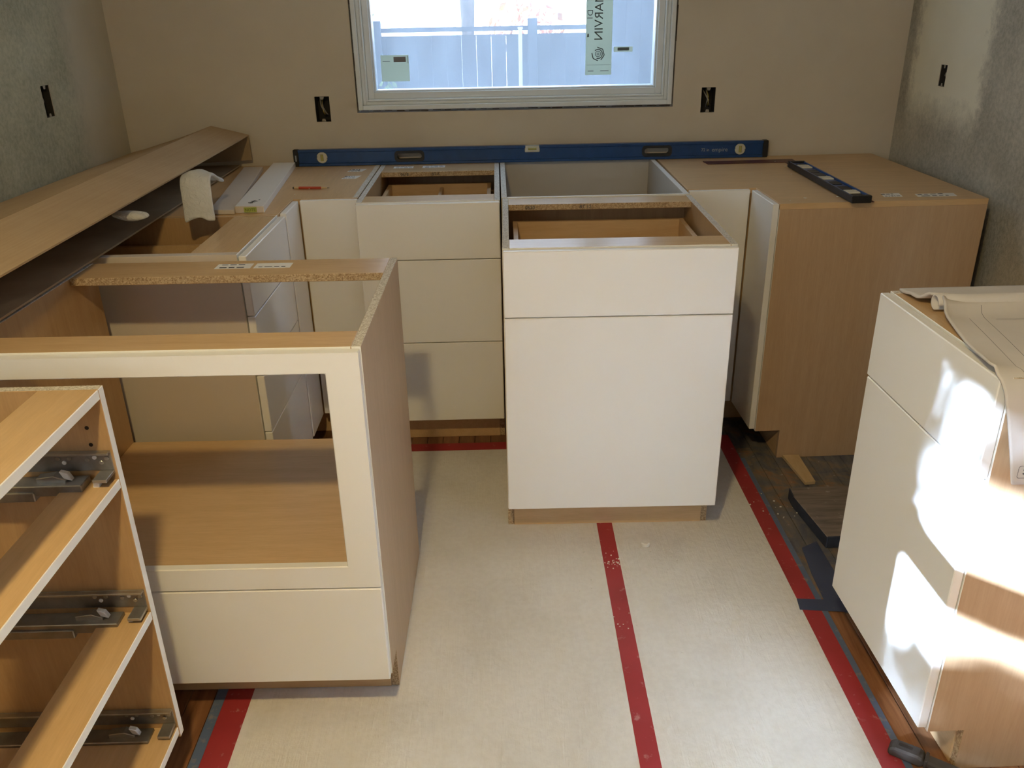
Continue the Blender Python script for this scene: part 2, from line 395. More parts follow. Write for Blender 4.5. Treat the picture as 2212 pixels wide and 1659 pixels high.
# floorboards (each a part of the floor): oak beside the paper, stained old boards at the far right
def plank(x0, x1, y0, y1, m):
    return MB().box(x0 + .0006, x1 - .0006, y0 + .0006, y1 - .0006, -.012, random.uniform(-.0006, 0), m).build('floorboard', fl, .001)
PW = .0572
x = -1.424
while x < RX - .002:
    x1 = min(x + PW, RX)
    if x1 > .76 and x > .70:
        ys = [1.795 + random.uniform(-.15, .05), 2.45 + random.uniform(-.2, .2), WY - .001]
        ys = [-3.07, .35 + random.uniform(-.5, .4)] + ys
        for i, (a, b) in enumerate(zip(ys, ys[1:])): plank(x, x1, a, b, 'oak_floor' if i < 2 else 'stained_boards')
    else:
        ys = [-3.07, -1.2 + random.uniform(-.5, .5), .4 + random.uniform(-.5, .5), 1.9 + random.uniform(-.3, .3), WY - .001]
        for a, b in zip(ys, ys[1:]): plank(x, x1, a, b, 'oak_floor')
    x += PW

# ---------------------------------------------------------------- window in the back wall
win = bpy.data.objects.new('window_1', None); COL.objects.link(win); win.location = (0, WY, 0); struct(win)
def ring(name, x0, x1, z0, z1, w, y0, y1, m, parent, bevel=.002):
    mb = MB(); mb.box(x0, x0 + w, y0, y1, z0, z1, m); mb.box(x1 - w, x1, y0, y1, z0, z1, m)
    mb.box(x0 + w, x1 - w, y0, y1, z0, z0 + w, m); mb.box(x0 + w, x1 - w, y0, y1, z1 - w, z1, m)
    return mb.build(name, parent, bevel)
ring('window_frame', -.528, .668, 1.076, 2.24, .017, -.010, .15, 'window_white', win)
ring('inner_frame', -.511, .651, 1.093, 2.223, .013, .004, .15, 'window_white', win)
ring('stop_bead', -.498, .638, 1.106, 2.21, .008, -.002, .12, 'window_white', win)
ring('sash', -.490, .630, 1.114, 2.202, .024, .012, .09, 'window_white', win)
ring('glazing_bead', -.466, .606, 1.138, 2.178, .007, .020, .08, 'window_white', win)
MB().box(-.459, .599, .050, .054, 1.145, 2.171, 'haze_film').build('window_pane', win)
# ragged dark gap where the drywall was cut around the frame
mb = MB(); pts = []
def ragged(p0, p1, nrm, n, w0, w1):
    for i in range(n):
        a = i / n; b = (i + random.uniform(.5, 1.0)) / n; w = random.uniform(w0, w1)
        q0 = [p0[k] + (p1[k] - p0[k]) * a for k in (0, 1)]; q1 = [p0[k] + (p1[k] - p0[k]) * min(1, b) for k in (0, 1)]
        mb.face([(q0[0], -.0012, q0[1]), (q1[0], -.0012, q1[1]), (q1[0] + nrm[0] * w, -.0012, q1[1] + nrm[1] * w), (q0[0] + nrm[0] * w * .8, -.0012, q0[1] + nrm[1] * w * .8)], 'gap_dark')
ragged((-.528, 1.076), (-.528, 2.24), (-1, 0), 22, .002, .006)
ragged((-.52, 1.074), (.668, 1.074), (0, -1), 26, .001, .005)
ragged((.672, 1.30), (.672, 2.24), (1, 0), 6, .003, .004)
mb.build('drywall_gap', win)
# sticker column on the pane (seen from behind, so its writing is mirrored)
stk = part('window_sticker', win, 'sticker_paper', .341, .440, .0455, .0475, 1.183, 1.62, bevel=0)
YS = .0450
text('lettering', 'MARVIN', .045, 'sticker_ink', stk, basis_mirror((.390, YS, 1.388), (0, 0, -1), (-1, 0, 0)))
text('lettering', 'D', .030, 'sticker_ink', stk, basis_mirror((.357, YS, 1.402), (0, 0, -1), (-1, 0, 0)))
text('lettering', 'I', .030, 'ink_soft', stk, basis_mirror((.356, YS, 1.384), (0, 0, -1), (-1, 0, 0)))
mb = MB()
def arcline(c, r, a0, a1, n, w, hexa=False):
    P = []
    for i in range(n + 1):
        a = a0 + (a1 - a0) * i / n; rr = r
        P.append((c[0] + rr * math.cos(a), YS, c[1] + rr * math.sin(a)))
    for p, q in zip(P, P[1:]):
        d = Vector(q) - Vector(p); nn = Vector((-d.z, 0, d.x)).normalized() * w / 2
        p, q = Vector(p), Vector(q); mb.face([p - nn, q - nn, q + nn, p + nn], 'sticker_ink')
C0 = (.388, 1.258)
arcline(C0, .024, -PI * .35, PI * .35 + .6, 3, .0035); arcline(C0, .024, PI * .95, PI * 1.5, 2, .0035)
arcline(C0, .0165, -PI * .6, PI * .75, 10, .0035); arcline(C0, .010, 0, 2 * PI, 12, .0022); arcline(C0, .004, 0, 2 * PI, 8, .002)
mb.box(.345, .437, YS - .0002, YS + .0004, 1.2185, 1.2195, 'sticker_ink')
mb.box(.350, .372, YS - .0002, YS + .0004, 1.196, 1.1985, 'ink_soft'); mb.box(.398, .430, YS - .0002, YS + .0004, 1.196, 1.1985, 'ink_soft')
mb.face([(.3445, YS, 1.318), (.3525, YS, 1.318), (.3515, YS, 1.330), (.347, YS, 1.330)], 'sticker_ink')
mb.build('logo_print', stk)
s2 = part('window_sticker', win, 'sticker_paper', -.437, -.331, .0455, .0475, 1.174, 1.268, bevel=0, label='square pale sticker with a grey printed block')
mb = MB(); mb.box(-.388, -.342, YS - .0002, YS + .0004, 1.243, 1.262, 'ink_soft'); mb.box(-.430, -.402, YS - .0002, YS + .0004, 1.245, 1.247, 'sticker_ink'); mb.box(-.335, -.333, YS - .0002, YS + .0004, 1.238, 1.264, 'ink_soft'); mb.build('sticker_print', s2)
s3 = part('window_sticker', win, 'sticker_paper', .448, .519, .0455, .0475, 1.264, 1.282, bevel=0, label='small narrow sticker with a dark bar')
MB().box(.462, .506, YS - .0002, YS + .0004, 1.2685, 1.2795, 'sticker_ink').build('sticker_print', s3)

# window on the left wall, out of frame, through which the sun comes in
w2 = bpy.data.objects.new('window_2', None); COL.objects.link(w2); struct(w2)
mb = MB(); a0, a1, b0, b1 = SUNWIN
for (p, q, r, s_) in ((a0, a0 + .03, b0, b1), (a1 - .03, a1, b0, b1), (a0, a1, b0, b0 + .03), (a0, a1, b1 - .03, b1)): mb.box(LX - .11, LX - .02, p, q, r, s_, 'window_white')
mb.build('window_frame', w2)
MB().box(LX - .09, LX - .04, a0 + .03, a1 - .03, 1.44, 1.54, 'window_white').build('meeting_rail', w2)
MB().box(LX - .067, LX - .063, a0 + .03, a1 - .03, b0 + .03, 1.44, 'clear_glass').build('window_pane', w2)
MB().box(LX - .067, LX - .063, a0 + .03, a1 - .03, 1.54, b1 - .03, 'clear_glass').build('window_pane', w2)

# ---------------------------------------------------------------- base cabinets
H, KB, TH = .876, .114, .018
def side_panel(name, root, u0, u1, D, inner, outer, edge_top='particleboard_pale', depth0=0, notch=.075, label=None):
    """frameless end panel with a toe notch; inner=material on the +u side, outer on -u"""
    pts = [(depth0 + notch, 0), (depth0 + D, 0), (depth0 + D, H), (depth0, H), (depth0, .105), (depth0 + notch, .105)]
    side = ['particleboard', 'maple_outer', edge_top, 'white_edge', 'particleboard', 'particleboard']
    return MB().prism(pts, 'x', u0, u1, outer, cap=outer, caph=inner, side=side).build(name, root, .0008, label=label)
def front_panel(name, root, u0, u1, z0, z1, m='white_front', v0=-.0205, v1=-.0015, label=None):
    return part(name, root, m, u0, u1, v0, v1, z0, z1, bevel=.0018, label=label)
def drawer_box(root, u0, u1, v0, v1, z0, z1):
    d = MB().box(u0, u1, v0, v0 + .014, z0, z1, 'drawer_maple').build('drawer_box', root, .0008)
    MB().box(u0, u0 + .014, v0 + .014, v1 - .014, z0, z1, 'drawer_maple').build('drawer_side', d, .0008)
    MB().box(u1 - .014, u1, v0 + .014, v1 - .014, z0, z1, 'drawer_maple').build('drawer_side', d, .0008)
    MB().box(u0, u1, v1 - .014, v1, z0, z1, 'drawer_maple').build('drawer_back', d, .0008)
    MB().box(u0 + .014, u1 - .014, v0 + .014, v1 - .014, z0 + .01, z0 + .016, 'drawer_maple').build('drawer_bottom', d)
    return d
def sticker(root, u0, u1, v0, v1, z, lines=3, m='label_white', skew=0):
    s = MB(); s.prism([(u0, v0), (u1, v0), (u1 + skew, v1), (u0 + skew, v1)], 'z', z, z + .0004, m)
    s = s.build('paper_label', root, label='white printed label')
    k = MB()
    for i in range(lines):
        vv = v0 + (v1 - v0) * (.22 + .56 * i / max(1, lines - 1)); a = u0 + (u1 - u0) * .12
        while a < u0 + (u1 - u0) * .8:
            b = a + random.uniform(.06, .22) * (u1 - u0); hh = (v1 - v0) * random.uniform(.05, .10)
            k.box(a, min(b, u1 - .003), vv - hh, vv + hh, z + .0004, z + .0006, 'ink'); a = b + .06 * (u1 - u0)
    k.build('label_print', s, kind='stuff')
    return s
def handmark(root, s, u, v, z, size):
    return text('handwriting', s, size, 'ink', root, basis((u, v, z), (1, 0, 0), (0, 0, 1)))

def carcass(root, w, D, kick=True, left='maple_outer', right='maple_outer', rails=True, back='maple_shaded', railw=.09, kick_m='maple_lengthwise', bottom=True, backw=None):
    backw = backw or railw
    side_panel('side_panel', root, 0, TH, D, 'maple_shaded', left)
    side_panel('side_panel', root, w - TH, w, D, right, 'maple_shaded')
    if bottom: part('bottom_panel', root, 'maple_lengthwise', TH, w - TH, .001, D - .012, KB, KB + TH, front='white_edge')
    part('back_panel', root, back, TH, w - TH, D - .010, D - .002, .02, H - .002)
    if rails:
        part('top_rail', root, 'maple_rail', TH, w - TH, .0, railw, H - TH, H, front='white_edge', back='particleboard')
        part('top_rail', root, 'maple_rail', TH, w - TH, D - .01 - backw, D - .01, H - TH, H, front='particleboard', back='particleboard')
    if kick: part('toe_kick', root, kick_m, TH, w - TH, .072, .088, 0, KB - .010)

# --- B: the freestanding door-and-drawer cabinet in the middle
B = thing('base_cabinet', 'white drawer-over-door cabinet standing free on the floor paper in front of the sink cabinet', 'cabinet', (.004, 2.1025, .0012), -.0101)
wB, dB = .598, .60
carcass(B, wB, dB, railw=.088)
front_panel('drawer_front', B, .002, wB - .002, .6965, .8725)
front_panel('door', B, .002, wB - .002, KB, .6935)
drawer_box(B, .032, wB - .032, .02, .545, .70, .815)
for k in (.0205, wB - .0325): part('drawer_slide', B, 'zinc', k, k + .010, .03, .55, .70, .735)
handmark(B, '0630', .085, dB - .0995, H - .0095, .015); handmark(B, 'BT 12', .255, dB - .0995, H - .0095, .015)

# --- A: three-drawer cabinet in the back row
A = thing('drawer_cabinet', 'white three-drawer cabinet in the back row, left of the open-topped sink cabinet', 'cabinet', (-.4535, 2.6885, 0), .0)
wA, dA = .4555, .715
carcass(A, wA, dA, kick_m='maple_deep', railw=.092, backw=.188)
front_panel('drawer_front', A, .002, wA - .002, .692, .8725); front_panel('drawer_front', A, .002, wA - .002, .406, .689); front_panel('drawer_front', A, .002, wA - .002, KB, .403)
drawer_box(A, .032, wA - .032, .02, .60, .70, .815); MB().box(.23, .242, .04, .58, .715, .805, 'drawer_maple').build('drawer_divider', A, .0006)
handmark(A, '0618', .105, dA - .1992, H - .0095, .015); handmark(A, 'BT 6', .22, dA - .1992, H - .0095, .015)
sticker(A, .055, .130, dA - .118, dA - .082, H, 2); sticker(A, .165, .250, dA - .118, dA - .078, H, 2)

# --- S: open-topped sink cabinet
Sk = thing('sink_cabinet', 'open-topped sink cabinet in the back row behind the free-standing white cabinet', 'cabinet', (.0065, 2.7165, 0), 0)
wS, dS = .602, .687
side_panel('side_panel', Sk, 0, TH, dS, 'grey_melamine', 'maple_outer'); side_panel('side_panel', Sk, wS - TH, wS, dS, 'maple_outer', 'grey_melamine', 'white_edge')
part('bottom_panel', Sk, 'grey_melamine', TH, wS - TH, .001, dS - .012, KB, KB + TH)
part('back_panel', Sk, 'grey_melamine', TH, wS - TH, dS - .010, dS - .002, .02, H - .004)
part('front_apron', Sk, 'white_front', TH, wS - TH, 0, .012, .68, H)
front_panel('door', Sk, .002, wS / 2 - .0015, KB, .676, v0=-.0125, v1=.0); front_panel('door', Sk, wS / 2 + .0015, wS - .002, KB, .676, v0=-.0125, v1=.0)
part('toe_kick', Sk, 'maple_lengthwise', TH, wS - TH, .072, .088, 0, KB - .01)

# --- E: left corner cabinet, L-shaped
E_ = thing('corner_cabinet', 'left corner cabinet whose wood top holds the pencil and the white filler strip', 'cabinet', (0, 0, 0), 0)
ex0, ex1, exn, ey0, ey1, eyn = -1.40, -.456, -.665, 2.548, 3.403, 2.762
top = MB().prism([(exn, ey0), (exn, eyn), (ex1, eyn), (ex1, ey1), (ex0, ey1), (ex0, ey0)], 'z', H - TH, H, 'maple_deep')
top.build('top_panel', E_, .0008)
MB().box(ex1 - TH, ex1, eyn, ey1, .0, H - .0005, 'maple_outer', top='particleboard_pale').build('side_panel', E_, .0008)
MB().box(ex1 - TH + .001, ex1 - .001, eyn + .002, ey1 - .002, H, H + .0012, 'particleboard_pale').build('panel_edge', E_)
MB().box(ex0, exn, ey0, ey0 + TH, .0, H - TH, 'maple_outer').build('side_panel', E_, .0008)
MB().box(ex0, ex1, ey1 - .01, ey1, .02, H - TH, 'maple_shaded').build('back_panel', E_)
MB().box(exn - .018, exn + .0005, ey0 + .001, eyn + .0, KB, H - TH, 'maple_shaded').build('front_frame', E_)
MB().box(exn, ex1, eyn - .0, eyn + .018, KB, H - TH, 'maple_shaded').build('front_frame', E_)
MB().box(exn + .024, ex1 - .001, eyn - .019, eyn - .001, KB, H - .0015, 'white_front').build('door', E_, .0018)
MB().box(exn + .0015, exn + .0205, ey0 + .018, eyn - .022, KB, H - .0015, 'white_front').build('door', E_, .0018)
MB().box(ex0 + .1, exn - .075, ey0 + .02, eyn + .08, .0, .1, 'maple_deep').build('toe_kick', E_)
MB().box(exn - .06, ex1, eyn + .07, eyn + .085, .0, .1, 'maple_deep').build('toe_kick', E_)
sticker(E_, -.566, -.510, 3.235, 3.285, H + .0, 3, skew=.012); sticker(E_, -.565, -.512, 3.095, 3.150, H + .0, 2, skew=.012)

# --- R: right corner cabinet, L-shaped
R_ = thing('corner_cabinet', 'right corner cabinet with a broad bare wood end panel, under the short level', 'cabinet', (.8465, 2.545, 0), .022)
rx0, rx1, ry1, ryn = -.2265, .640, .842, .222
MB().prism([(0, 0), (rx1, 0), (rx1, ry1), (rx0 + .0165, ry1), (rx0, ryn + .02), (0, ryn + .02)], 'z', H - TH, H, 'maple_lengthwise').build('top_panel', R_, .0008)
MB().prism([(0.085, 0), (rx1, 0), (rx1, H - TH), (0, H - TH), (0, .105), (.085, .105)], 'y', TH, 0, 'maple_outer', side=[None, None, None, 'white_edge', None, None]).build('end_panel', R_, .0008)
MB().prism([(rx0, ryn + .02), (rx0 + TH, ryn + .02), (rx0 + TH + .0165, ry1), (rx0 + .0165, ry1)], 'z', 0, H - TH, 'maple_outer').build('side_panel', R_)
MB().box(rx0 + .0165, rx1, ry1 - .01, ry1, .02, H - TH, 'maple_shaded').build('back_panel', R_)
MB().box(0, .018, TH, ryn + .02, KB, H - TH, 'maple_shaded').build('front_frame', R_)
MB().box(rx0 + TH, 0, ryn + .021, ryn + .039, KB, H - TH, 'maple_shaded').build('front_frame', R_)
MB().box(-.0205, -.0015, .002, ryn - .004, KB - .001, H - .0015, 'white_front').build('door', R_, .0018)
MB().box(rx0 + .003, -.024, ryn + .001, ryn + .019, KB, H - .0015, 'white_front').build('door', R_, .0018)
MB().box(.085, .1, TH, ryn + .1, 0, .1, 'maple_deep').build('toe_kick', R_); MB().box(rx0 + TH, .085, ryn + .095, ryn + .11, 0, .1, 'maple_deep').build('toe_kick', R_)
sticker(R_, .342, .40, .055, .105, H, 2, skew=.01); sticker(R_, .443, .565, .045, .088, H, 2, skew=.01)

# --- C: four-drawer cabinet along the left wall, facing right (u -> +y, v -> -x)
C_ = thing('drawer_cabinet', 'white four-drawer cabinet along the left wall, facing right, behind the open-front cabinet', 'cabinet', (-.6655, 2.103, 0), PI / 2)
wC, dC = .442, .61
side_panel('side_panel', C_, 0, TH + .008, dC, 'maple_shaded', 'cream_panel', 'cream_panel'); side_panel('side_panel', C_, wC - TH, wC, dC, 'maple_outer', 'maple_shaded', 'maple_deep')
part('bottom_panel', C_, 'maple_lengthwise', TH, wC - TH, .001, dC - .012, KB, KB + TH)
part('back_panel', C_, 'maple_shaded', TH, wC - TH, dC - .010, dC - .002, .02, H - .002)
part('top_rail', C_, 'maple_rail', TH + .008, wC - TH, .0, .125, H - TH, H, front='white_edge'); part('top_rail', C_, 'maple_rail', TH + .008, wC - TH, dC - .11, dC - .01, H - TH, H)
part('toe_kick', C_, 'maple_lengthwise', TH, wC - TH, .072, .088, 0, KB - .01)
zz = [.8725, .7095, .5405, .3715, KB]
for a, b in zip(zz, zz[1:]): front_panel('drawer_front', C_, .002, wC - .002, b + .0015, a - .0015, v0=-.0225, v1=-.0025)
drawer_box(C_, .042, wC - .035, .02, .54, .70, .80)

# --- L: open cabinet with a cut-out front and one drawer
L_ = thing('appliance_cabinet', 'open cabinet with a large cut-out in its cream front above one deep drawer', 'cabinet', (-1.0215, 1.4535, .0024), -.0089)
wL, dL = .763, .59
side_panel('side_panel', L_, 0, TH, dL, 'maple_shaded', 'maple_outer'); side_panel('side_panel', L_, wL - TH, wL, dL, 'maple_outer', 'maple_shaded')
part('top_rail', L_, 'maple_rail', TH, wL - TH, .0, .082, H - TH, H, front='white_edge', back='particleboard')
part('top_rail', L_, 'maple_rail', TH, wL - TH, dL - .128, dL - .002, H - TH, H, front='particleboard', back='particleboard')
part('shelf', L_, 'maple_lengthwise', TH, wL - TH, .001, dL - .004, .364, .382, front='white_edge', back='particleboard')
part('back_cleat', L_, 'maple_lengthwise', TH, wL - TH, dL - .04, dL - .022, .12, .364)
part('bottom_panel', L_, 'maple_lengthwise', TH, wL - TH, .001, dL - .012, KB, KB + TH)
part('toe_kick', L_, 'maple_lengthwise', TH, wL - TH, .072, .088, 0, KB - .010)
# front plate with the opening: one board with a hole
mb = MB(); X = [.002, .068, wL - .066, wL - .002]; Z = [.3535, .4055, .831, .8725]
for i in range(3):
    for j in range(3):
        if i == 1 and j == 1: continue
        for vv in (-.0205, -.0015): mb.face([(X[i], vv, Z[j]), (X[i + 1], vv, Z[j]), (X[i + 1], vv, Z[j + 1]), (X[i], vv, Z[j + 1])], 'white_front')
def loop(xs, zs, m):
    P = [(xs[0], zs[0]), (xs[1], zs[0]), (xs[1], zs[1]), (xs[0], zs[1])]
    for p, q in zip(P, P[1:] + P[:1]): mb.face([(p[0], -.0205, p[1]), (q[0], -.0205, q[1]), (q[0], -.0015, q[1]), (p[0], -.0015, p[1])], m)
loop((X[0], X[3]), (Z[0], Z[3]), 'white_front'); loop((X[1], X[2]), (Z[1], Z[2]), 'white_edge')
o = mb.build('front_plate', L_); bm = bmesh.new(); bm.from_mesh(o.data); bmesh.ops.remove_doubles(bm, verts=bm.verts, dist=1e-5); bmesh.ops.recalc_face_normals(bm, faces=bm.faces); bm.to_mesh(o.data); bm.free()
b = o.modifiers.new('bevel', 'BEVEL'); b.width = .0018; b.segments = 1; b.limit_method = 'ANGLE'
front_panel('drawer_front', L_, .002, wL - .002, KB - .008, .3490)
sticker(L_, .335, .420, dL - .070, dL - .030, H, 2); sticker(L_, .428, .515, dL - .070, dL - .030, H, 1)

# --- D: open drawer cabinet in the left foreground, facing right
D_ = thing('drawer_cabinet', 'drawerless cabinet with white front edges and metal drawer slides, nearest on the left', 'cabinet', (-.6675, .543, 0), PI / 2)
wD, dD = .7615, .61
carcass(D_, wD, dD, rails=False)
for z in (H - TH, .6885, .4025):
    part('front_rail', D_, 'maple_lengthwise', TH, wD - TH, .0, .10 if z > .8 else .085, z, z + TH, front='white_edge', back='particleboard')
part('back_rail', D_, 'maple_lengthwise', TH, wD - TH, dD - .11, dD - .011, H - TH, H)
def slide(z):
    s = MB(); u = wD - TH
    s.box(u - .002, u, .004, .52, z + .028, z + .066, 'zinc_dark')                 # wall plate
    s.box(u - .013, u - .002, .004, .52, z + .062, z + .066, 'zinc')
    for k, (v, w) in enumerate(((.012, .052), (.022, .044), (.032, .054), (.045, .050), (.075, .053), (.085, .045), (.095, .053))): s.cyl((u - .0045, v, z + w), (u - .002, v, z + w), .0040, 'clip_white' if k in (2, 5) else 'zinc', 8)
    s.box(u - .036, u, .004, .028, z + .022, z + .028, 'zinc')
    o = s.build('drawer_slide', D_, .0006)
    MB().box(u - .042, u - .006, .045, .50, z + .002, z + .022, 'zinc_dark', top='zinc').build('slide_channel', o, .0015)
    MB().box(u - .046, u - .010, .125, .52, z - .006, z + .012, 'zinc_dark').build('slide_carriage', o, .0015)
    MB().prism([(.075, z + .018), (.125, z + .018), (.125, z + .030), (.095, z + .034), (.075, z + .026)], 'x', u - .03, u - .012, 'zinc').build('slide_latch', o, .001)
    MB().prism([(.066, z + .022), (.080, z + .026), (.086, z + .040), (.072, z + .036)], 'x', u - .026, u - .016, 'clip_white').build('slide_clip', o, .001, label='small white plastic clip')
    MB().prism([(.022, z + .006), (.034, z + .006), (.030, z + .026), (.024, z + .026)], 'x', u - .028, u - .014, 'clip_white').build('slide_tab', o, .001)
for z in (.697, .406, .116): slide(z)
for z in (.806, .774): MB().cyl((wD - TH - .0006, .034, z), (wD - TH + .002, .034, z), .0035, 'hole_dark', 12).build('shelf_hole', D_)

# --- F: right foreground cabinet facing left (u -> -y, v -> +x)
F_ = thing('base_cabinet', 'white drawer-over-door cabinet in the right foreground, in sunlight, with plans on top', 'cabinet', (.8205, 1.7025, 0), -PI / 2 + .0144)
wF, dF = .456, .60
carcass(F_, wF, dF, railw=.10)
part('top_panel', F_, 'maple_deep', TH, wF - TH, .10, dF - .11, H - TH - .001, H - .001)
front_panel('drawer_front', F_, -.001, wF - .0015, .685, .8725); front_panel('door', F_, .002, wF - .0015, KB + .001, .682)

# ---------------------------------------------------------------- floor paper and tapes
def strip(name, pts, z0, z1, m, bevel=0): return MB().prism(pts, 'z', z0, z1, m).build(name, None, bevel)
tag(strip('floor_paper', [(-.645, -2.2), (.278, -2.2), (.292, 2.687), (-.645, 2.687)], .0002, .0010, 'floor_paper'), 'tan floor protection paper left of the centre red tape seam', 'paper')
tag(strip('floor_paper', [(.2785, -2.2), (.785, -2.2), (.785, 2.687), (.2925, 2.687)], .0002, .0010, 'floor_paper'), 'tan floor protection paper right of the centre red tape seam', 'paper')
tag(strip('red_tape', [(.232, -2.0), (.272, -2.0), (.318, 2.19), (.272, 2.19)], .0011, .0015, 'red_tape'), 'red tape seam down the middle of the floor paper', 'tape')
tag(strip('red_tape', [(.752, -2.0), (.800, -2.0), (.807, 2.72), (.759, 2.72)], .0011, .0015, 'red_tape'), 'red tape along the right edge of the floor paper', 'tape')
tag(strip('red_tape', [(-.662, -2.0), (-.594, -2.0), (-.594, 2.65), (-.652, 2.65)], .0011, .0015, 'red_tape'), 'red tape along the left edge of the floor paper, under the open cabinets', 'tape')
tag(strip('red_tape', [(-.70, 2.652), (.75, 2.652), (.75, 2.705), (-.70, 2.705)], .0016, .0020, 'red_tape'), 'red tape along the back edge of the floor paper, under the back row', 'tape')
tag(strip('blue_tape', [(-.684, -2.0), (-.6625, -2.0), (-.6525, 2.6), (-.676, 2.6)], .0011, .0014, 'blue_tape'), 'narrow blue tape beside the left red tape', 'tape')
tag(strip('blue_tape', [(.8005, -2.0), (.8155, -2.0), (.822, 2.55), (.8065, 2.55)], .0011, .0014, 'blue_tape'), 'narrow blue tape beside the right red tape', 'tape')
tag(strip('blue_tape', [(.751, 1.7505), (.886, 1.735), (.886, 1.783), (.757, 1.795)], .0018, .0022, 'dark_blue_tape'), 'short dark blue tape lying across the right red tape', 'tape')
tag(strip('blue_tape', [(.826, 1.783), (.898, 1.783), (.898, 2.05), (.845, 2.02), (.832, 1.9)], .0011, .0014, 'dark_blue_tape'), 'wide dark blue tape on the old boards beside the right cabinet', 'tape')
# bottom right corner strip of grey-blue tape
tag(strip('blue_tape', [(.84, 1.18), (1.2, 1.20), (1.2, 1.236), (.86, 1.232)], .0011, .0014, 'blue_tape'), 'grey blue tape on the floor in front of the right foreground cabinet', 'tape')

# raised old board and a shim on the bare floor at the right
MBo = MB().prism([(.912, 2.015), (1.50, 2.03), (1.50, 2.305), (.888, 2.285), (.886, 2.235)], 'z', .0005, .040, 'navy_paint', caph='old_grey_board').build('floor_board_offcut', None, .002)
tag(MBo, 'flat grey board with dark navy edges lying between the two right-hand cabinets', 'board')
sh = MB().prism([(.968, 2.362), (1.003, 2.366), (1.006, 2.544), (.95, 2.544)], 'z', .0008, .0125, 'shim_wood').build('wood_shim', None, .001)
tag(sh, 'thin pale wood shim poking out from under the right corner cabinet', 'shim')

# dark hand tool at the bottom right
tl = thing('hand_tool', 'dark grey hand tool lying on the red tape at the bottom right corner', 'tool', (.800, 1.292, .0018), -.62)
MB().prism([(-.012, .0), (.050, .0), (.056, .006), (.054, .021), (.044, .026), (-.004, .024), (-.014, .014)], 'y', -.016, .016, 'tool_grey').build('tool_head', tl, .004)
MB().box(.004, .030, -.004, .004, .0255, .0262, 'hole_dark').build('tool_slot', tl)
MB().box(.056, .20, -.013, .013, .004, .020, 'tool_grey').build('tool_handle', tl, .004)
MB().box(.0555, .062, -.015, .015, .002, .023, 'tool_grey').build('tool_collar', tl, .002)

# plaster crumbs
def chip(mb, x, y, z, s, m='plaster', flat=.6):
    n = 6; pts = []
    top = [(x + s * random.uniform(.5, 1) * math.cos(2 * PI * k / n), y + s * random.uniform(.5, 1) * math.sin(2 * PI * k / n)) for k in range(n)]
    mb.prism(top, 'z', z, z + s * flat * random.uniform(.6, 1.2), m)
cr = MB()
for cx, cy, sx, n, s0 in ((.297, 1.975, .018, 26, .0022), (.45, 1.99, .05, 22, .0022), (.50, 2.06, .06, 10, .002), (.195, 2.04, .02, 3, .003), (.29, 1.72, .02, 8, .0016), (.20, 1.9, .15, 16, .0015), (.56, 2.10, .06, 9, .0018), (.85, 2.22, .05, 18, .0025), (.0, 1.8, .3, 18, .0012)):
    for _ in range(n): chip(cr, random.gauss(cx, sx), random.gauss(cy, sx), .0016, s0 * random.uniform(.6, 1.6))
tag(cr.build('plaster_crumbs'), 'white plaster crumbs scattered over the floor paper and centre tape', 'crumbs', kind='stuff')
cb = MB(); chip(cb, .398, 2.048, .0012, .017, flat=.9); tag(cb.build('plaster_lump', None, .003), 'largest white plaster lump on the paper, right of the centre tape', 'lump')
cb = MB()
for _ in range(9): chip(cb, random.uniform(.80, 1.15), random.choice([random.uniform(2.57, 2.62), random.uniform(2.62, 3.3)]), H + .0022, random.uniform(.002, .004))
for _ in range(6): chip(cb, random.uniform(-.72, -.5), random.uniform(2.8, 3.3), H + .0022, random.uniform(.0015, .003))
tag(cb.build('plaster_chips'), 'white chips scattered on the wood tops of the corner cabinets', 'chips', kind='stuff')

# ---------------------------------------------------------------- things on the cabinet tops
# long spirit level standing against the back wall
def round_rect(x0, x1, z0, z1, r, n=4):
    P = []
    for cx, cz, a in ((x1 - r, z0 + r, -PI / 2), (x1 - r, z1 - r, 0), (x0 + r, z1 - r, PI / 2), (x0 + r, z0 + r, PI)):
        for k in range(n + 1): P.append((cx + r * math.cos(a + PI / 2 * k / n), cz + r * math.sin(a + PI / 2 * k / n)))
    return P
lv = thing('spirit_level', 'long blue spirit level standing on edge along the back wall', 'level', (-.789, 3.362, H + .0008), 0)
LL, LH, LT = 1.835, .062, .026
holes = [(.395, .498, .016, .046), (1.352, 1.456, .016, .046)]
mb = MB()
mb.box(.012, LL - .012, 0, LT, 0, .010, 'level_blue'); mb.box(.012, LL - .012, 0, LT, LH - .010, LH, 'level_blue')
xs = [.012, holes[0][0], holes[0][1], holes[1][0], holes[1][1], LL - .012]
for a, b in ((xs[0], xs[1]), (xs[2], xs[3]), (xs[4], xs[5])): mb.box(a, b, .004, LT - .004, .010, LH - .010, 'level_blue')
for h in holes: mb.box(h[0], h[1], .004, LT - .004, .010, h[2], 'level_blue'); mb.box(h[0], h[1], .004, LT - .004, h[3], LH - .010, 'level_blue')
mb.build('level_body', lv, .001)
for a, b in ((0, .020), (LL - .020, LL)): MB().box(a, b, -.0015, LT + .0015, -.0004, LH + .001, 'level_black').build('end_cap', lv, .002)
MB().box(.0075, .0125, -.0025, -.0015, .02, .042, 'logo_grey').build('cap_slot', lv)
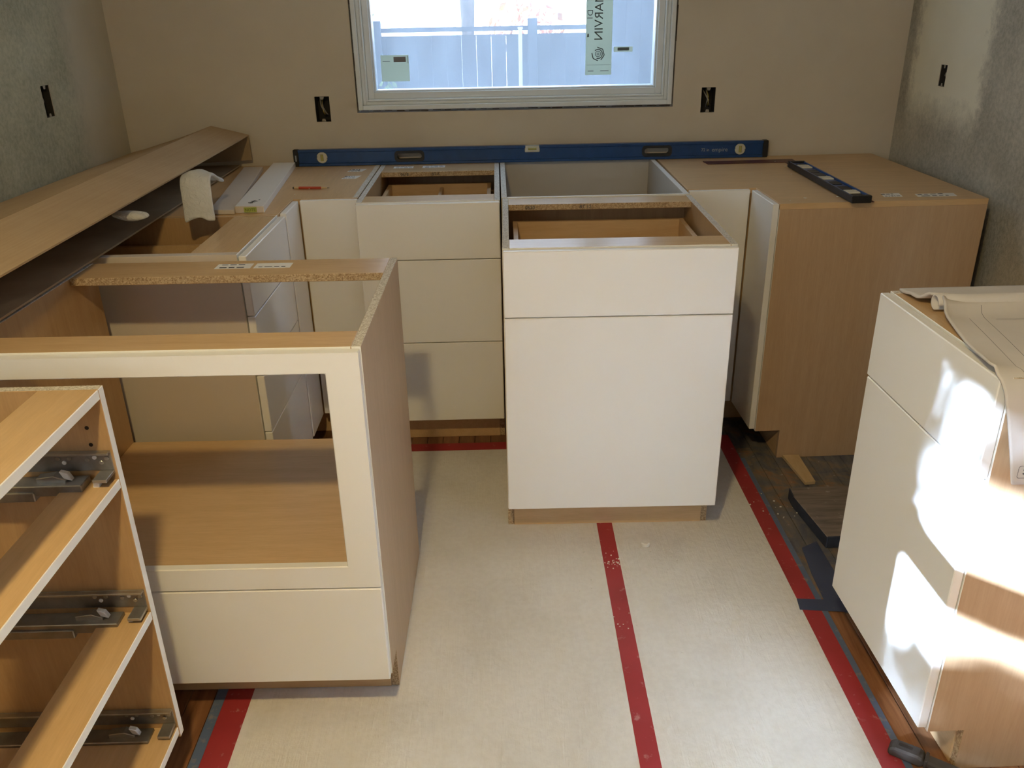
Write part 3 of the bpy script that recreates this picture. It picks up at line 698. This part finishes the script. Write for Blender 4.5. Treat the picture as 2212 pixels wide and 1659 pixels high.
for h in holes:
    P0 = round_rect(h[0] - .006, h[1] + .006, h[2] - .006, h[3] + .006, .014); P1 = round_rect(h[0] + .004, h[1] - .004, h[2] + .004, h[3] - .004, .010)
    mb = MB(); n = len(P0)
    for i in range(n):
        j = (i + 1) % n
        for y, fl_ in ((.001, 0), (LT - .001, 1)): mb.face([(P0[i][0], y, P0[i][1]), (P0[j][0], y, P0[j][1]), (P1[j][0], y, P1[j][1]), (P1[i][0], y, P1[i][1])], 'level_black')
        mb.face([(P1[i][0], .001, P1[i][1]), (P1[j][0], .001, P1[j][1]), (P1[j][0], LT - .001, P1[j][1]), (P1[i][0], LT - .001, P1[i][1])], 'level_black')
        mb.face([(P0[i][0], .001, P0[i][1]), (P0[j][0], .001, P0[j][1]), (P0[j][0], .006, P0[j][1]), (P0[i][0], .006, P0[i][1])], 'level_black')
    mb.build('hand_hole_grip', lv)
for x in (.110, LL - .108):
    o = MB().tube([(x + .0185 * math.cos(a), .0025, .032 + .0185 * math.sin(a)) for a in [2 * PI * k / 20 for k in range(20)]], .0028, 'vial_ring', 6, True).build('vial_ring', lv, smooth=True)
    MB().cyl((x, .0015, .032), (x, .006, .032), .0165, 'acrylic', 20).build('vial_disc', o); MB().cyl((x, .0005, .020), (x, .0005, .044), .0055, 'vial_liquid', 10).build('vial', o)
o = MB().box(.892, .950, -.0008, LT + .0008, .036, LH + .0008, 'acrylic').build('centre_vial_window', lv, .003); MB().cyl((.905, -.001, .050), (.937, -.001, .050), .005, 'vial_liquid', 10).build('vial', o)
text('lettering', 'empire', .022, 'logo_grey', lv, basis((1.648, .0033, .031), (1, 0, 0), (0, 0, 1))); text('lettering', '72 in', .016, 'logo_grey', lv, basis((1.592, .0033, .031), (1, 0, 0), (0, 0, 1)))

# red framing square lying on the right corner cabinet
sq = MB().prism([(.784, 3.228), (1.075, 3.236), (1.085, 2.538), (1.128, 2.538), (1.122, 3.300), (.778, 3.288)], 'z', H + .0006, H + .0022, 'rust_red').build('framing_square', None)
tag(sq, 'thin dark red framing square lying flat under the short blue level', 'square')
# short level lying flat on top of it
sl = thing('spirit_level', 'short blue and black spirit level lying flat on the right corner cabinet', 'level', (1.064, 2.518, H + .0026), PI / 2)
SL, SH, ST = .615, .058, .030                      # local x along length, local y (to -x world) across, z thickness
sh_ = [(.062, .106), (.285, .33), (.492, .545)]; y0, y1, ST = -.046, .012, .021
mb = MB()
mb.box(.014, SL - .014, y0, y0 + .006, 0, ST, 'level_blue'); mb.box(.014, SL - .014, y1 - .006, y1, 0, ST, 'level_black', top='level_blue')
xs = [.014] + [q for h in sh_ for q in h] + [SL - .014]
for a, b in zip(xs[::2], xs[1::2]): mb.box(a, b, y0 + .006, y1 - .006, .006, ST - .005, 'level_blue')
mb.build('level_body', sl, .001)
for a, b in ((0, .018), (SL - .018, SL)): MB().box(a, b, y0 - .001, y1 + .001, -.0004, ST + .001, 'level_black').build('end_cap', sl, .002)
for h in sh_:
    MB().box(h[0] + .001, h[1] - .001, y0 + .008, y1 - .008, .008, ST - .001, 'acrylic').build('vial_window', sl, .003)
for a in (.035, .118, .20, .345, .405, .555): MB().prism(round_rect(a, a + (.02 if a in (.035, .555) else .05), y0 + .012, y1 - .012, .008), 'z', ST - .0052, ST - .0035, 'level_black').build('hand_hole_grip', sl)

# carpenter pencil
pc = thing('pencil', 'red pencil lying on the left corner cabinet below the long level', 'pencil', (-.699, 2.924, H + .0052), -.10)
MB().tube([(.020, 0, 0), (.098, 0, 0)], .0048, 'pencil_red', 6).build('pencil_body', pc)
MB().tube([(.0205, 0, 0), (.004, 0, 0)], [.0047, .0040], 'pencil_wood', 6).build('pencil_butt', pc); MB().tube([(.004, 0, 0), (-.001, 0, 0)], [.0041, .0036], 'ink', 6).build('pencil_end', pc)
MB().tube([(.098, 0, 0), (.119, 0, 0)], [.0046, .0014], 'pencil_wood', 6).build('sharpened_tip', pc); MB().tube([(.119, 0, 0), (.126, 0, 0)], [.0014, .0004], 'ink', 6).build('pencil_lead', pc)

# filler strips
f1 = thing('filler_strip', 'white filler strip with a green label on its near end, on the left corner cabinet', 'trim strip', (-.7985, 2.577, H + .0006), 0)
MB().prism([(0, 0), (.088, -.006), (.018, .77), (-.066, .77)], 'z', 0, .020, 'white_front', side=['cream_panel', None, None, None]).build('strip_body', f1, .001)
gl_ = MB().box(.028, .066, -.0062, -.0040, .002, .0175, 'green_label').build('green_label', f1, label='green printed label')
text('label_print', 'NOTE', .012, 'green_ink', gl_, basis((.047, -.0065, .0095), (1, 0, 0), (0, 0, 1)))
text('handwriting', '6W -', .026, 'ink', f1, basis((.043, .065, .0204), (.34, 1, 0), (-1, .34, 0)))
f2 = MB().prism([(-.872, 2.562), (-.796, 2.557), (-.893, 3.30), (-.965, 3.30)], 'z', H + .0006, H + .014, 'cream_panel').build('filler_strip', None, .001)
tag(f2, 'pale grey filler board partly under the cardboard, on the left corner cabinet', 'trim strip')

# long cardboard sleeve lying over the left-hand cabinets
cbx = thing('cardboard_sleeve', 'long folded cardboard sleeve, open on its right side, lying along the left wall', 'cardboard', (0, 0, 0), 0)
def lerp(a, b, t_): return tuple(x + (y - x) * t_ for x, y in zip(a, b))
Y0, Y1 = 1.40, 3.375
near = [(-1.00, .886), (-1.385, .884), (-1.405, .965), (-1.085, 1.030), (-.922, 1.000)]
far_ = [(-1.00, .884), (-1.37, .882), (-1.41, .938), (-1.09, 1.032), (-.952, .996)]
def strip_sheet(name, i, m, n=24, cols=4, wob=.004):
    g = []
    for a in range(n + 1):
        t_ = a / n; row = []
        for c in range(cols + 1):
            p = lerp(near[i], near[i + 1], c / cols); q = lerp(far_[i], far_[i + 1], c / cols); w = lerp(p, q, t_)
            e = c / cols * (1 - c / cols) * 4
            row.append((w[0], Y0 + (Y1 - Y0) * t_, w[1] + wob * e * math.sin(3.1 * t_ * PI + i)))
        g.append(row)
    return MB().sheet(g, m, .0045).build(name, cbx, smooth=False)
strip_sheet('bottom_flap', 0, 'cardboard_inside', wob=.002); strip_sheet('wall_side', 1, 'cardboard_inside', wob=0); strip_sheet('sloping_flap', 2, 'cardboard', wob=.008); strip_sheet('top_flap', 3, 'cardboard', wob=.003)
mb = MB(); e = [(-.950, .905), (-1.37, .888), (-1.408, .938), (-1.09, 1.028), (-.952, .994)]
mb.prism(e[::-1], 'y', Y1 - .006, Y1 - .002, 'cardboard_inside'); mb.build('end_flap', cbx)
mb = MB().box(-1.05, -.985, 2.66, 2.665, 1.0262, 1.0272, 'label_white'); 
# foam wrap hanging out of the sleeve
def foam(name, label, path, x0, x1, wob, thick=.012, n=8):
    g = []
    for i, (y, z, dx) in enumerate(path):
        row = []
        for c in range(n + 1):
            t_ = c / n; w = wob * math.sin(9 * t_ + i * 1.3) + wob * .6 * math.sin(17 * t_ - i)
            row.append((x0 + (x1 - x0) * t_ + dx, y + w * .6, z + w + .010 * (t_ * (1 - t_) * 4)))
        g.append(row)
    o = MB().sheet(g, 'foam', thick).build(name, None, smooth=True)
    s = o.modifiers.new('subdivision', 'SUBSURF'); s.levels = 1; s.render_levels = 2
    return tag(o, label, 'packing foam')
foam('foam_wrap', 'large crumpled white foam wrap hanging from the cardboard onto the drawer cabinet', [(2.66, .955, -.012), (2.60, .972, -.010), (2.545, .998, -.004), (2.50, 1.006, 0), (2.468, .992, .004), (2.448, .962, .010), (2.430, .930, .016), (2.412, .905, .022), (2.398, .893, .026)], -.915, -.828, .0028)
g = []
for i in range(9):
    t_ = i / 8; hw = .030 * (math.sin(PI * (.08 + .92 * t_)) ** .5 if t_ < 1 else .12) * (.35 + .65 * t_); row = []
    hh = .013 * (.25 + .75 * math.sin(PI * min(1, .1 + .85 * t_)))
    cx = -1.0 + .095 * t_
    for k in range(12): row.append((cx, 2.2 + 1.5 * hw * math.cos(2 * PI * k / 12), .962 - .004 * t_ + hh * math.sin(2 * PI * k / 12) + .002 * math.sin(5 * t_ + k)))
    g.append(row)
mb = MB(); 
for r in g: mb.v += r
for i in range(8):
    for k in range(12): mb.f.append((i * 12 + k, i * 12 + (k + 1) % 12, (i + 1) * 12 + (k + 1) % 12, (i + 1) * 12 + k)); mb.mi.append(mb.mid('foam'))
mb.f.append(tuple(range(12))[::-1]); mb.mi.append(0); mb.f.append(tuple(96 + k for k in range(12))); mb.mi.append(0)
fo = mb.build('foam_wrap', None, smooth=True); s_ = fo.modifiers.new('subdivision', 'SUBSURF'); s_.render_levels = 2
tag(fo, 'small white foam wrap end poking out of the cardboard, left of the large one', 'packing foam')

# ---------------------------------------------------------------- plans on the right foreground cabinet
# back sheet set: lies flat, its left edge waves up
def edge_cols(n): return [0, .018, .0196, .05, .0516] + [.05 + (1 - .05) * k / n for k in range(1, n + 1)]
g = []; NR = 26
for i in range(NR + 1):
    s_ = i / NR; y = 1.700 - s_ * .115; row = []
    x0 = .838 + .010 * s_ - .006 * math.sin(s_ * PI)
    for t_ in edge_cols(10):
        lift = .018 * math.exp(-((s_ - .95) / .20) ** 2) * math.exp(-t_ * 2.4) + .006 * math.exp(-((s_ - .45) / .2) ** 2) * math.exp(-t_ * 6)
        row.append((x0 + .56 * t_, y + .006 * t_, H + .0035 + lift + .010 * s_ * s_ * (1 - .4 * t_)))
    g.append(row)
o = MB().sheet(g, 'plan_paper', .005).build('plan_sheets', None, smooth=True)
tag(o, 'flat stack of printed plan sheets at the back of the right foreground cabinet top', 'plans')
# front set: curled left edge, then draped over the near edge of the cabinet
pl = thing('plan_sheets', 'printed plan sheets draped over the near edge of the right foreground cabinet', 'plans', (0, 0, 0), 0)
path = []                                      # (y, z, x of left edge)
for k in range(15):
    a = k / 14
    path.append((1.560 - a * .285, H + .0062 + .020 * math.exp(-(a / .10) ** 2), .846 + .010 * math.exp(-(a / .12) ** 2) - .047 * a ** 1.15))
ny, nz = 1.237, H + .004
for k in range(1, 8):
    a = PI / 2 * k / 7; path.append((1.275 - .044 * math.sin(a), H + .0062 - .044 * (1 - math.cos(a)), .801 + .012 * k / 7))
for k in range(1, 13): path.append((1.2305 - .004 * k / 12, H - .038 - .150 * k / 12, .813 + .041 * (k / 12) ** .9))
cols = [0, .0045, .009, .045, .0462, .075, .0762, .11] + [.11 + .40 * k / 8 for k in range(1, 9)]
g = []
for i, (y, z, x0) in enumerate(path):
    row = []
    for t_ in cols:
        curl = .010 * math.exp(-t_ / .012) * (1 if i < 16 else .2) * (.5 + .5 * math.sin(i * .45 + 1))
        row.append((x0 + t_, y + .012 * math.exp(-((i - 2) / 2.5) ** 2) * math.sin(t_ * 9), z + (curl if i < 16 else 0)))
    g.append(row)
def inkmap(i, j):
    if cols[j] in (.045,) and 3 <= i < len(path) - 4: return 'ink_soft'
    if cols[j] in (.075,) and 1 <= i < len(path) - 14: return 'ink_soft'
    return 'plan_paper'
MB().sheet(g, 'plan_paper', .004, inkmap).build('top_sheet', pl, smooth=True)
# curled roll along the far edge of this set
rg = []
for i in range(14):
    a = -PI * .55 + i / 13 * 2 * PI * .80; rg.append([(.846 + .5 * t_, 1.566 + .0145 * math.cos(a) + .01 * t_, H + .0205 + .0140 * math.sin(a)) for t_ in [k / 8 for k in range(9)]])
MB().sheet(rg, 'plan_paper', .0022).build('rolled_edge', pl, smooth=True)
# printed lines on the flat part, and the sheet number box on the hanging corner
k = MB()
for (x0, y0, x1, y1) in ((.93, 1.495, 1.30, 1.480), (.97, 1.40, 1.20, 1.395), (1.0, 1.455, 1.3, 1.445), (1.02, 1.34, 1.18, 1.337), (1.05, 1.34, 1.05, 1.44), (.99, 1.30, 1.15, 1.298)):
    d = Vector((x1 - x0, y1 - y0, 0)); nn = Vector((-d.y, d.x, 0)).normalized() * .0006; p, q = Vector((x0, y0, H + .0094)), Vector((x1, y1, H + .0094)); k.face([p - nn, q - nn, q + nn, p + nn], 'ink_soft')
k.build('plan_print', pl)
yq = 1.2232
kx, kz = .8705, .713
MBp = MB(); P0 = round_rect(kx - .013, kx + .013, kz - .012, kz + .012, .004, 3); P1 = round_rect(kx - .0122, kx + .0122, kz - .0112, kz + .0112, .0035, 3)
for i in range(len(P0)):
    j = (i + 1) % len(P0); MBp.face([(P0[i][0], yq, P0[i][1]), (P0[j][0], yq, P0[j][1]), (P1[j][0], yq, P1[j][1]), (P1[i][0], yq, P1[i][1])], 'ink')
MBp.build('sheet_number_box', pl); text('sheet_number', 'A1', .012, 'ink', pl, basis((kx, yq - .0004, kz), (0, 0, 1), (-1, 0, 0)))

# ---------------------------------------------------------------- electrical boxes in the walls
def ebox(axis, face, into, h, label, wires):
    e = thing('electrical_box', label, 'electrical box', (0, 0, 0), 0); a0, a1, z0, z1 = h; mb = MB(); d0, d1 = face + into * .002, face + into * .055
    def P(a, d, z): return (a, d, z) if axis == 'y' else (d, a, z)
    q = .0012; a0 += q; a1 -= q; z0 += q; z1 -= q
    mb.face([P(a0, d1, z0), P(a1, d1, z0), P(a1, d1, z1), P(a0, d1, z1)], 'box_dark')
    for (p, r) in (((a0, z0), (a1, z0)), ((a1, z0), (a1, z1)), ((a1, z1), (a0, z1)), ((a0, z1), (a0, z0))):
        mb.face([P(p[0], d0, p[1]), P(r[0], d0, r[1]), P(r[0], d1, r[1]), P(p[0], d1, p[1])], 'box_dark')
    # screw tabs
    am = (a0 + a1) / 2; w = (a1 - a0) * .16
    for z, s_ in ((z0, 1), (z1, -1)):
        mb.face([P(am - w, d0, z), P(am + w, d0, z), P(am + w * .6, d0, z + s_ * .010), P(am - w * .6, d0, z + s_ * .010)], 'wire_grey')
    mb.build('box_shell', e)
    for i in range(wires):
        m_ = 'wire_yellow' if i == 2 else 'wire_grey'; a = a0 + (a1 - a0) * random.uniform(.2, .5); b = a0 + (a1 - a0) * random.uniform(.5, .85)
        n = 7; pts = [P(a + (b - a) * (k / n) ** 1.3, face + into * (.045 - .035 * math.sin(PI * k / n)), z1 - .008 - (z1 - z0 - .025) * k / n) for k in range(n + 1)]
        MB().tube(pts, .0024, m_, 6).build('wire', e, smooth=True)
    return e
ebox('y', WY, 1, BOXES_BACK[0], 'open electrical box with loose wires in the back wall, left of the window', 3)
ebox('y', WY, 1, BOXES_BACK[1], 'open electrical box with loose wires in the back wall, right of the window', 3)
ebox('x', LX, -1, BOX_L, 'open electrical box in the stippled left wall above the cardboard', 1)
ebox('x', RX, 1, BOX_R, 'open electrical box in the patched right wall', 2)

# ceiling lamp (out of frame) whose light is set at the top
cl = thing('ceiling_lamp', 'round recessed ceiling lamp above the aisle', 'lamp', (-.27, .14, CZ), 0)
MB().tube([(.085 * math.cos(a), .085 * math.sin(a), -.006) for a in [2 * PI * k / 24 for k in range(24)]], .008, 'lamp_trim', 6, True).build('lamp_trim', cl, smooth=True)
MB().cyl((0, 0, -.004), (0, 0, -.001), .078, 'lamp_lens', 24).build('lamp_lens', cl)

# ---------------------------------------------------------------- outdoors
struct(MB().box(-40, 40, WY + .16, 60, -.75, -.65, 'ground_soil').build('ground'))
struct(MB().box(-14, LX - .15, 2.2, WY + .1, -.6, 6.6, 'siding').build('wall_wing_sunblock'))  # unseen wing, added to keep the sun off the fence
struct(MB().box(LX - .15, 8, -3.2, WY + .1, CZ + .1, 6.6, 'siding').build('wall_upper_sunblock'))  # unseen upper storey, added so its shadow covers the fence
# board fence
FY = 8.6
fn = thing('garden_fence', 'grey board fence beyond the window', 'fence', (0, FY, 0), 0)
x = -3.4
while x < 4.6:
    zt = 1.165 if x < 1.02 else 2.3
    MB().box(x, x + .139, 0, .02 + random.uniform(0, .004), -.64, zt, 'fence_wood').build('fence_board', fn, 0); x += .140
MB().box(-3.4, 1.02, -.03, .05, 1.195, 1.235, 'fence_wood').build('fence_rail', fn)
for x in (-2.6, -1.15, .30): MB().box(x, x + .09, -.09, -.001, -.64, 1.30, 'fence_wood').build('fence_post', fn, .005)
# trees beyond the fence
def tree(name, label, cat, x, y, z0, h, r, crown, n, m, seed, leaf=.10):
    rnd = random.Random(seed); t_ = thing(name, label, cat, (x, y, 0), 0)
    MB().tube([(0, 0, z0), (.02, 0, z0 + h * .4), (-.03, .02, z0 + h)], [r * 1.2, r, r * .7], 'bark', 10).build('trunk', t_, smooth=True)
    mb = MB()
    for _ in range(n):
        while True:
            p = Vector((rnd.uniform(-1, 1), rnd.uniform(-1, 1), rnd.uniform(-1, 1)))
            if p.length < 1: break
        c = Vector((p.x * crown[0] + crown[3], p.y * crown[1], p.z * crown[2] + crown[4])); a = Euler((rnd.uniform(0, 6), rnd.uniform(0, 6), rnd.uniform(0, 6))).to_matrix(); L = leaf * rnd.uniform(.6, 1.3)
        mb.face([c + a @ Vector(q) * L for q in ((-.5, 0, 0), (0, -.28, .03), (.5, 0, 0), (0, .28, .03))], m)
    mb.build('foliage', t_, kind='stuff')
    return t_
tree('garden_tree', 'slim bare tree trunk just behind the fence', 'tree', -.30, 9.6, -.64, 5.5, .085, (1.2, 1.0, .8, 0, 5.0), 300, 'leaf', 3)
tree('garden_shrub', 'green shrub behind the left end of the fence', 'shrub', -2.0, 9.4, -.64, 1.6, .04, (.75, .5, .75, 0, 1.25), 700, 'leaf', 4, .12)
tree('garden_shrub', 'orange leaved shrub behind the fence, left of the sticker', 'shrub', 1.6, 13.5, -.64, 1.3, .04, (.6, .5, .35, -1.2, 1.1), 200, 'orange_leaf', 5, .16)
pl_ = thing('garden_pole', 'thin white pole standing in front of the fence, in the middle of the window', 'pole', (.20, 7.4, 0), 0)
MB().cyl((0, 0, -.65), (0, 0, 1.24), .016, 'label_white', 10).build('pole_shaft', pl_); MB().cyl((0, 0, 1.24), (0, 0, 1.256), .022, 'label_white', 10).build('pole_cap', pl_)
tree('garden_shrub', 'low green shrub outside the bottom left corner of the window', 'shrub', -.72, 5.6, -.64, 1.2, .02, (.28, .3, .26, 0, .74), 420, 'leaf', 8, .07)
hs_ = thing('neighbouring_house', 'pale sunlit house far behind the fence', 'house', (1.0, 22, 0), 0)
MB().box(-7, 7, 0, 6, -.65, 3.4, 'siding').build('house_wall', hs_); MB().prism([(-.4, 3.4), (6.4, 3.4), (3, 5.6)], 'x', -7.4, 7.4, 'roof_tile').build('house_roof', hs_)
for x in (-3.2, 2.6): 
    o = MB().box(x, x + 1.2, -.05, .02, .9, 2.2, 'window_white').build('house_window', hs_); MB().box(x + .1, x + 1.1, -.06, -.05, 1.0, 2.1, 'gap_dark').build('window_pane', o)
# tree at the left of the house whose leaves dapple the sun
P = Vector((LX, -.6, 1.42)) - SUN_DIR * 2.6
t_ = thing('yard_tree', 'leafy tree outside the left-hand window, out of frame', 'tree', (P.x, P.y, 0), 0); rnd = random.Random(11); mb = MB()
MB().tube([(.0, .9, -.65), (.05, .95, 1.5), (-.1, .9, 4.0)], [.12, .10, .05], 'bark', 10).build('trunk', t_, smooth=True)
def leaves(n, y0, y1, z0, z1, t0=3.9, t1=4.9, k=1.0):
    # boughs that stand between the sun and the window
    for _ in range(n):
        q = Vector((.807, rnd.uniform(y0, y1), rnd.uniform(z0, z1))) - SUN_DIR * rnd.uniform(t0, t1) - Vector((P.x, P.y, 0))
        e_ = Euler((rnd.uniform(0, 6), rnd.uniform(0, 6), rnd.uniform(0, 6))).to_matrix(); L = rnd.uniform(.03, .07) * k
        mb.face([q + e_ @ Vector(v) * L for v in ((-.5, 0, 0), (0, -.3, .03), (.5, 0, 0), (0, .3, .03))], 'leaf')
leaves(360, 1.35, 1.54, .50, .95, 6, 9); leaves(440, 1.10, 1.262, .66, .96, 6, 8); leaves(120, 1.27, 1.42, .68, .95, 6, 9); leaves(2300, .70, 1.53, -.20, .24, 7, 9); leaves(1300, .60, 1.22, .05, .36, 7, 9); leaves(160, 1.2, 1.36, .20, .31, 6, 8)
mb.build('foliage', t_, kind='stuff')
